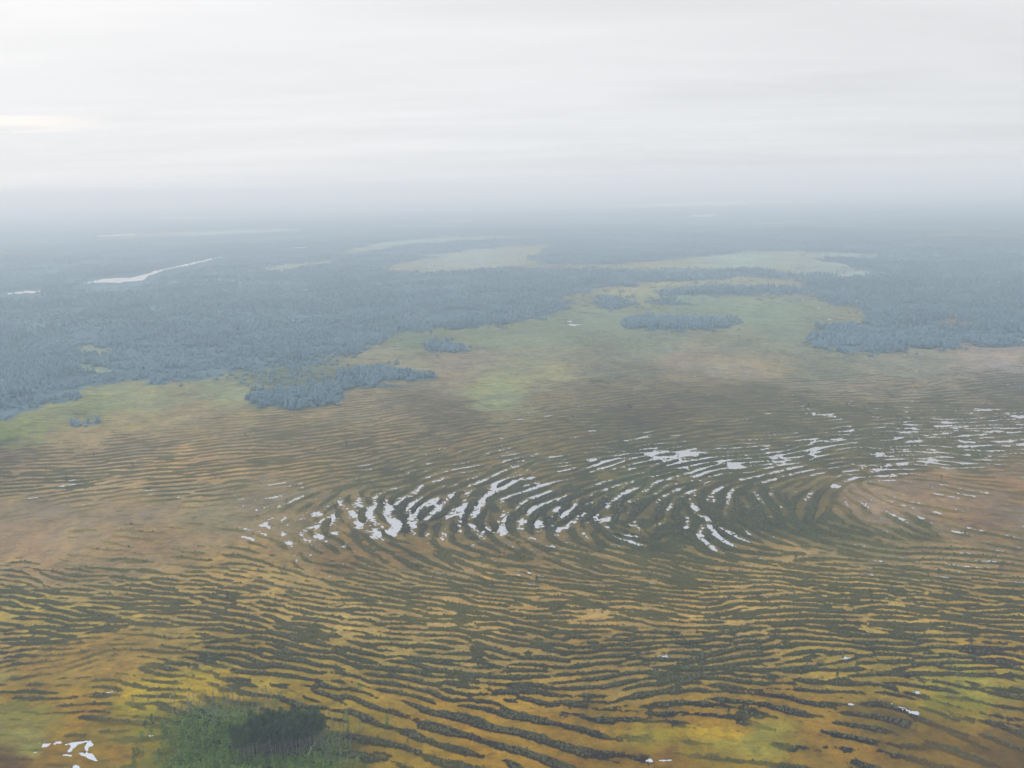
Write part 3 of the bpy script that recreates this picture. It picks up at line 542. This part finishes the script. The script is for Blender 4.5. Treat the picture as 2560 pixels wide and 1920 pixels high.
# ------------------------------------------------------------------ dwarf shrubs of the strings
g = np.random.default_rng(5)
BL = [blob(s) for s in range(6)]
bush_mat = leaf_mat("dwarf_shrub", (.040, .042, .018), (.125, .115, .055), .8)
wgt = np.where(fr & (Rr < 430) & (Rr > 170) & (wet < -.6), (ridge_all > .35)*(amp_all > .45)*sstep(.2, 1.2, ridge_all)*cell/np.maximum(1, Rr/230.0)**3, 0)
n = 26000
x, y, z, i = pick_points(wgt, n, g)
sz = (.16+.30*g.random(n)**2)*np.clip(Rr[i]/320, 1, 1.8)**.7
scatter("shrubs", BL, x, y, z, sz*1.3, sz, bush_mat, 6, kind="stuff", label="low dark green dwarf shrubs covering the winding bog strings")

# ------------------------------------------------------------------ trees that can be told apart
bark, t, bs = material("grey_bark"); t.links.new(ramp(t, tnoise(t, 2.0, 4), [(.3, (.09, .075, .07)), (.7, (.26, .23, .21))], 'LINEAR'), bs.inputs['Base Color']); bs.inputs['Roughness'].default_value = .95
pine_mat = leaf_mat("pine_needles", (.016, .029, .012), (.062, .086, .036), .9, .9)
grey_mat = leaf_mat("grey_needles", (.075, .085, .055), (.19, .19, .14), .9, .8)
sap_mat = leaf_mat("sapling_leaf", (.034, .076, .014), (.14, .20, .045), .7, .9)
def tube(pts, rads, sides=5):
    vs, qs = [], []
    for p, r in zip(pts, rads):
        for k in range(sides): a = 2*math.pi*k/sides; vs.append((p[0]+r*math.cos(a), p[1]+r*math.sin(a), p[2]))
    for i in range(len(pts)-1):
        for k in range(sides): qs.append((i*sides+k, i*sides+(k+1) % sides, (i+1)*sides+(k+1) % sides, (i+1)*sides+k))
    return vs, qs
def trunk_mesh(name, hgt, r0_, seed, limbs=6, from_=.45):
    g = np.random.default_rng(seed); bend = g.standard_normal(2)*.02*hgt
    P = [(bend[0]*(s*s), bend[1]*(s*s), s*hgt) for s in np.linspace(0, 1, 6)]
    vs, qs = tube(P, [r0_*(1-.85*s) for s in np.linspace(0, 1, 6)])
    for k in range(limbs):
        s = from_+(.95-from_)*g.random(); a = g.random()*6.28; l = hgt*(.05+.10*g.random()); b = len(vs)
        p0 = (bend[0]*s*s, bend[1]*s*s, s*hgt); p1 = (p0[0]+l*math.cos(a), p0[1]+l*math.sin(a), p0[2]+l*.25)
        v2, q2 = tube([p0, p1], [r0_*.28, r0_*.08], 3); vs += v2; qs += [tuple(b+i for i in q) for q in q2]
    return make_mesh(name, np.array(vs), qs, None, bark, True), bend
def crown_mesh(name, hgt, z0, rmax, n, size, mat, seed, bend=(0, 0), conic=.6, flat=.5):
    g = np.random.default_rng(seed); vs, ts = [], []
    for k in range(n):
        s = g.random()**.8; zz = z0+(hgt-z0)*s
        rr_ = rmax*((1-s)**conic*.9+.1)*min(1, .35+s*4)*math.sqrt(g.random())*(.7+.5*math.sin(zz*2.3+seed)**2)
        a = g.random()*6.28; c = np.array([rr_*math.cos(a)+bend[0]*(zz/hgt)**2, rr_*math.sin(a)+bend[1]*(zz/hgt)**2, zz])
        for _ in range(3):
            d1 = g.standard_normal(3); d1 /= np.linalg.norm(d1); d2 = g.standard_normal(3); d2 /= np.linalg.norm(d2)
            d1[2] *= flat; d2[2] *= flat; o_ = c+g.standard_normal(3)*size*.5; b = len(vs)
            vs += [o_-d1*size*.5, o_+d1*size*.5, o_+d2*size]; ts.append((b, b+1, b+2))
    return make_mesh(name, np.array(vs), None, ts, mat)
def tree_proto(kind, seed):
    g = np.random.default_rng(seed)
    if kind == 'pine':
        h = 11.2+2.2*g.random(); tm, bend = trunk_mesh("trunk", h, .15, seed, 10, .35); z0 = h*(.58+.10*g.random())
        cm = crown_mesh("crown", h+.5, z0, 1.4, 190, .38, pine_mat, seed, bend, .28)
    elif kind == 'grey':
        h = 4.2+1.5*g.random(); tm, bend = trunk_mesh("trunk", h, .08, seed, 8, .15); cm = crown_mesh("crown", h, h*.18, .75, 70, .28, grey_mat, seed, bend, .7)
    elif kind == 'lone':
        h = 4.5+1.5*g.random(); tm, bend = trunk_mesh("trunk", h, .11, seed, 6, .25); cm = crown_mesh("crown", h, h*.25, .95, 70, .36, pine_mat, seed, bend, .6)
    else:
        h = 1.9+.9*g.random(); tm, bend = trunk_mesh("trunk", h, .05, seed, 4, .2); cm = crown_mesh("crown", h, h*.08, .65, 60, .26, sap_mat, seed, bend, .6)
    return tm, cm
def plant(kind, name, protos, x, y, z, sc, rot, label, cat, group):
    tm, cm = protos
    root = bpy.data.objects.new(name, None); col.objects.link(root); root.location = (x, y, z); root.rotation_euler = (0, 0, rot); root.scale = (sc, sc, sc)
    root['label'] = label; root['category'] = cat; root['group'] = group; root.empty_display_size = .1
    for nm, me in (("trunk", tm), ("crown", cm)):
        o = bpy.data.objects.new(nm, me); col.objects.link(o); o.parent = root
    return root
def ground_z(x, y):
    r = math.hypot(x, y); a = math.degrees(math.atan2(x, y)); tdeg = math.degrees(math.atan2(H, r))
    i = int(np.argmin(np.abs(th-tdeg))); j = int(np.argmin(np.abs(azi-a))); return float(gz[i*nc+j])
g = np.random.default_rng(77)
PIN = [tree_proto('pine', 100+k) for k in range(10)]; GRY = [tree_proto('grey', 200+k) for k in range(6)]
SAP = [tree_proto('sap', 300+k) for k in range(8)]; LON = [tree_proto('lone', 400+k) for k in range(5)]
# the tall grove: an oval some 27 m long
c0 = at(603, 1618); ax = (at(706, 1606)-at(500, 1626))*.5; side = Vector((-ax.y, ax.x, 0)).normalized()*5.2
taken = []
def free(p, dmin):
    for q_ in taken:
        if (p.x-q_.x)**2+(p.y-q_.y)**2 < dmin*dmin: return False
    taken.append(p); return True
cnt = 0; tries = 0
while cnt < 185 and tries < 20000:
    tries += 1
    a = g.random()*6.28; r = math.sqrt(g.random()); p = c0+ax*r*math.cos(a)+side*r*math.sin(a)
    if not free(p, .85): continue
    sc = .56+.26*g.random()
    if math.cos(a)*r < -.6: sc *= .8
    plant('pine', "pine_tree", PIN[int(g.integers(10))], p.x, p.y, ground_z(p.x, p.y)-.1, sc, g.random()*6.28,
          "tall slender pine with bare grey trunk in the dense dark grove", "pine tree", "tall pines of the dense dark grove"); cnt += 1
# grey scrub behind and left of the grove
cnt = 0; tries = 0
while cnt < 120 and tries < 9000:
    tries += 1
    x_, y_ = (g.normal(465, 60), g.normal(1532, 15)) if cnt < 80 else (g.normal(715, 24), g.normal(1610, 20))
    q_ = at(x_, y_)
    if not free(q_, 1.3): continue
    plant('grey', "scrub_pine", GRY[int(g.integers(6))], q_.x, q_.y, ground_z(q_.x, q_.y)-.05, .38+.4*g.random(), g.random()*6.28,
          "thin grey-green scrub pine at the ragged margin of the dark grove", "scrub pine", "grey scrub pines round the dark grove"); cnt += 1
cnt = 0; tries = 0
while cnt < 295 and tries < 9000:
    tries += 1
    x_, y_ = g.normal(545, 95), g.normal(1615, 34)
    if y_ > 1672: continue
    q_ = at(x_, y_)
    if not free(q_, 1.0): continue
    plant('sap', "sapling", SAP[int(g.integers(8))], q_.x, q_.y, ground_z(q_.x, q_.y)-.05, .6+.7*g.random(), g.random()*6.28,
          "short bright green sapling in the lush thicket round the dark grove", "sapling", "green saplings round the dark grove"); cnt += 1
# lone dwarf pines out on the strings
okp = np.where(fr & (Rr > 260) & (Rr < 620) & (ridge_all > .5) & (V > 880) & (V < 1600) & (U > 20) & (U < 2190), cell*(.25+(U > 1300)), 0)
lx, ly, lz, li = pick_points(okp, 90, g)
for k in range(90):
    plant('lone', "dwarf_pine", LON[int(g.integers(5))], float(lx[k]), float(ly[k]), float(lz[k])-.05, .5+.5*g.random(), g.random()*6.28,
          "lone dark dwarf pine standing on a bog string out in the open", "dwarf pine", "lone dwarf pines scattered on the bog strings")
# fine thicket under and round the saplings
under_mat = leaf_mat('fen_thicket', (.034, .072, .012), (.165, .22, .05), .5)
n = 6000; tri_ = [(345,1690),(385,1625),(375,1570),(410,1530),(480,1520),(560,1540),(660,1570),(735,1590),(745,1640),(690,1690)]
PQ = np.array(tri_, float); uu_, vv_ = g.uniform(300, 790, n*3), g.uniform(1500, 1690, n*3); ins = np.zeros(n*3, bool)
for (xa, ya), (xb, yb) in zip(PQ, np.roll(PQ, -1, 0)): ins ^= ((ya > vv_) != (yb > vv_)) & (uu_ < (xb-xa)*(vv_-ya)/(yb-ya+1e-6)+xa)
uu_, vv_ = uu_[ins][:n], vv_[ins][:n]; n = len(uu_); uu_ = uu_+g.normal(0, 16, n); vv_ = vv_+g.normal(0, 7, n)
pp = np.array([tuple(at(u, v)) for u, v in zip(uu_, vv_)])
sz = .14+.26*g.random(n)
scatter("undergrowth", BL, pp[:, 0], pp[:, 1], np.zeros(n)-.02, sz*1.3, sz, under_mat, 9, kind="stuff", label="lush green undergrowth surrounding the dark pine grove")
# bleached dead trunk leaning at the right of the grove
sp = at(664, 1636)
dm, t, bs = material("bleached_wood"); bs.inputs['Base Color'].default_value = (.42, .40, .36, 1); bs.inputs['Roughness'].default_value = .9
vs, qs = tube([(0, 0, 0), (.5, .2, 1.4), (1.2, .5, 2.8), (2.1, .8, 3.9), (2.7, .9, 4.3)], [.14, .12, .09, .06, .03], 6)
b = len(vs); v2, q2 = tube([(.9, .35, 2.2), (1.0, .9, 2.9)], [.05, .02], 4); vs += v2; qs += [tuple(b+i for i in q) for q in q2]
link("dead_tree", make_mesh("dead_tree", np.array(vs), qs, None, dm, True), label="bleached leaning dead trunk right of the dark pine grove", category="dead tree").location = (sp.x, sp.y, -.1)

# ------------------------------------------------------------------ haze
hm = bpy.data.materials.new("haze_air"); hm.use_nodes = True; t = hm.node_tree; t.nodes.clear()
pv = nd(t, 'ShaderNodeVolumePrincipled'); pv.inputs['Density'].default_value = float(HAZE_S[2]); pv.inputs['Color'].default_value = (float(HAZE_S[0]/HAZE_S[2]), float(HAZE_S[1]/HAZE_S[2]), 1.0, 1); pv.inputs['Absorption Color'].default_value = (1, 1, 1, 1); pv.inputs['Anisotropy'].default_value = .15
mo = nd(t, 'ShaderNodeOutputMaterial'); t.links.new(pv.outputs[0], mo.inputs['Volume'])
B, zb, zt = 75000.0, -1.8, H+24
hv = [(sx*B, sy*B, z) for z in (zb, zt) for sx, sy in ((-1, -1), (1, -1), (1, 1), (-1, 1))]
hq = [(3, 2, 1, 0), (4, 5, 6, 7), (0, 1, 5, 4), (1, 2, 6, 5), (2, 3, 7, 6), (3, 0, 4, 7)]
link("haze", make_mesh("haze", np.array(hv), hq, None, hm), kind="stuff", label="even summer haze over the whole mire")
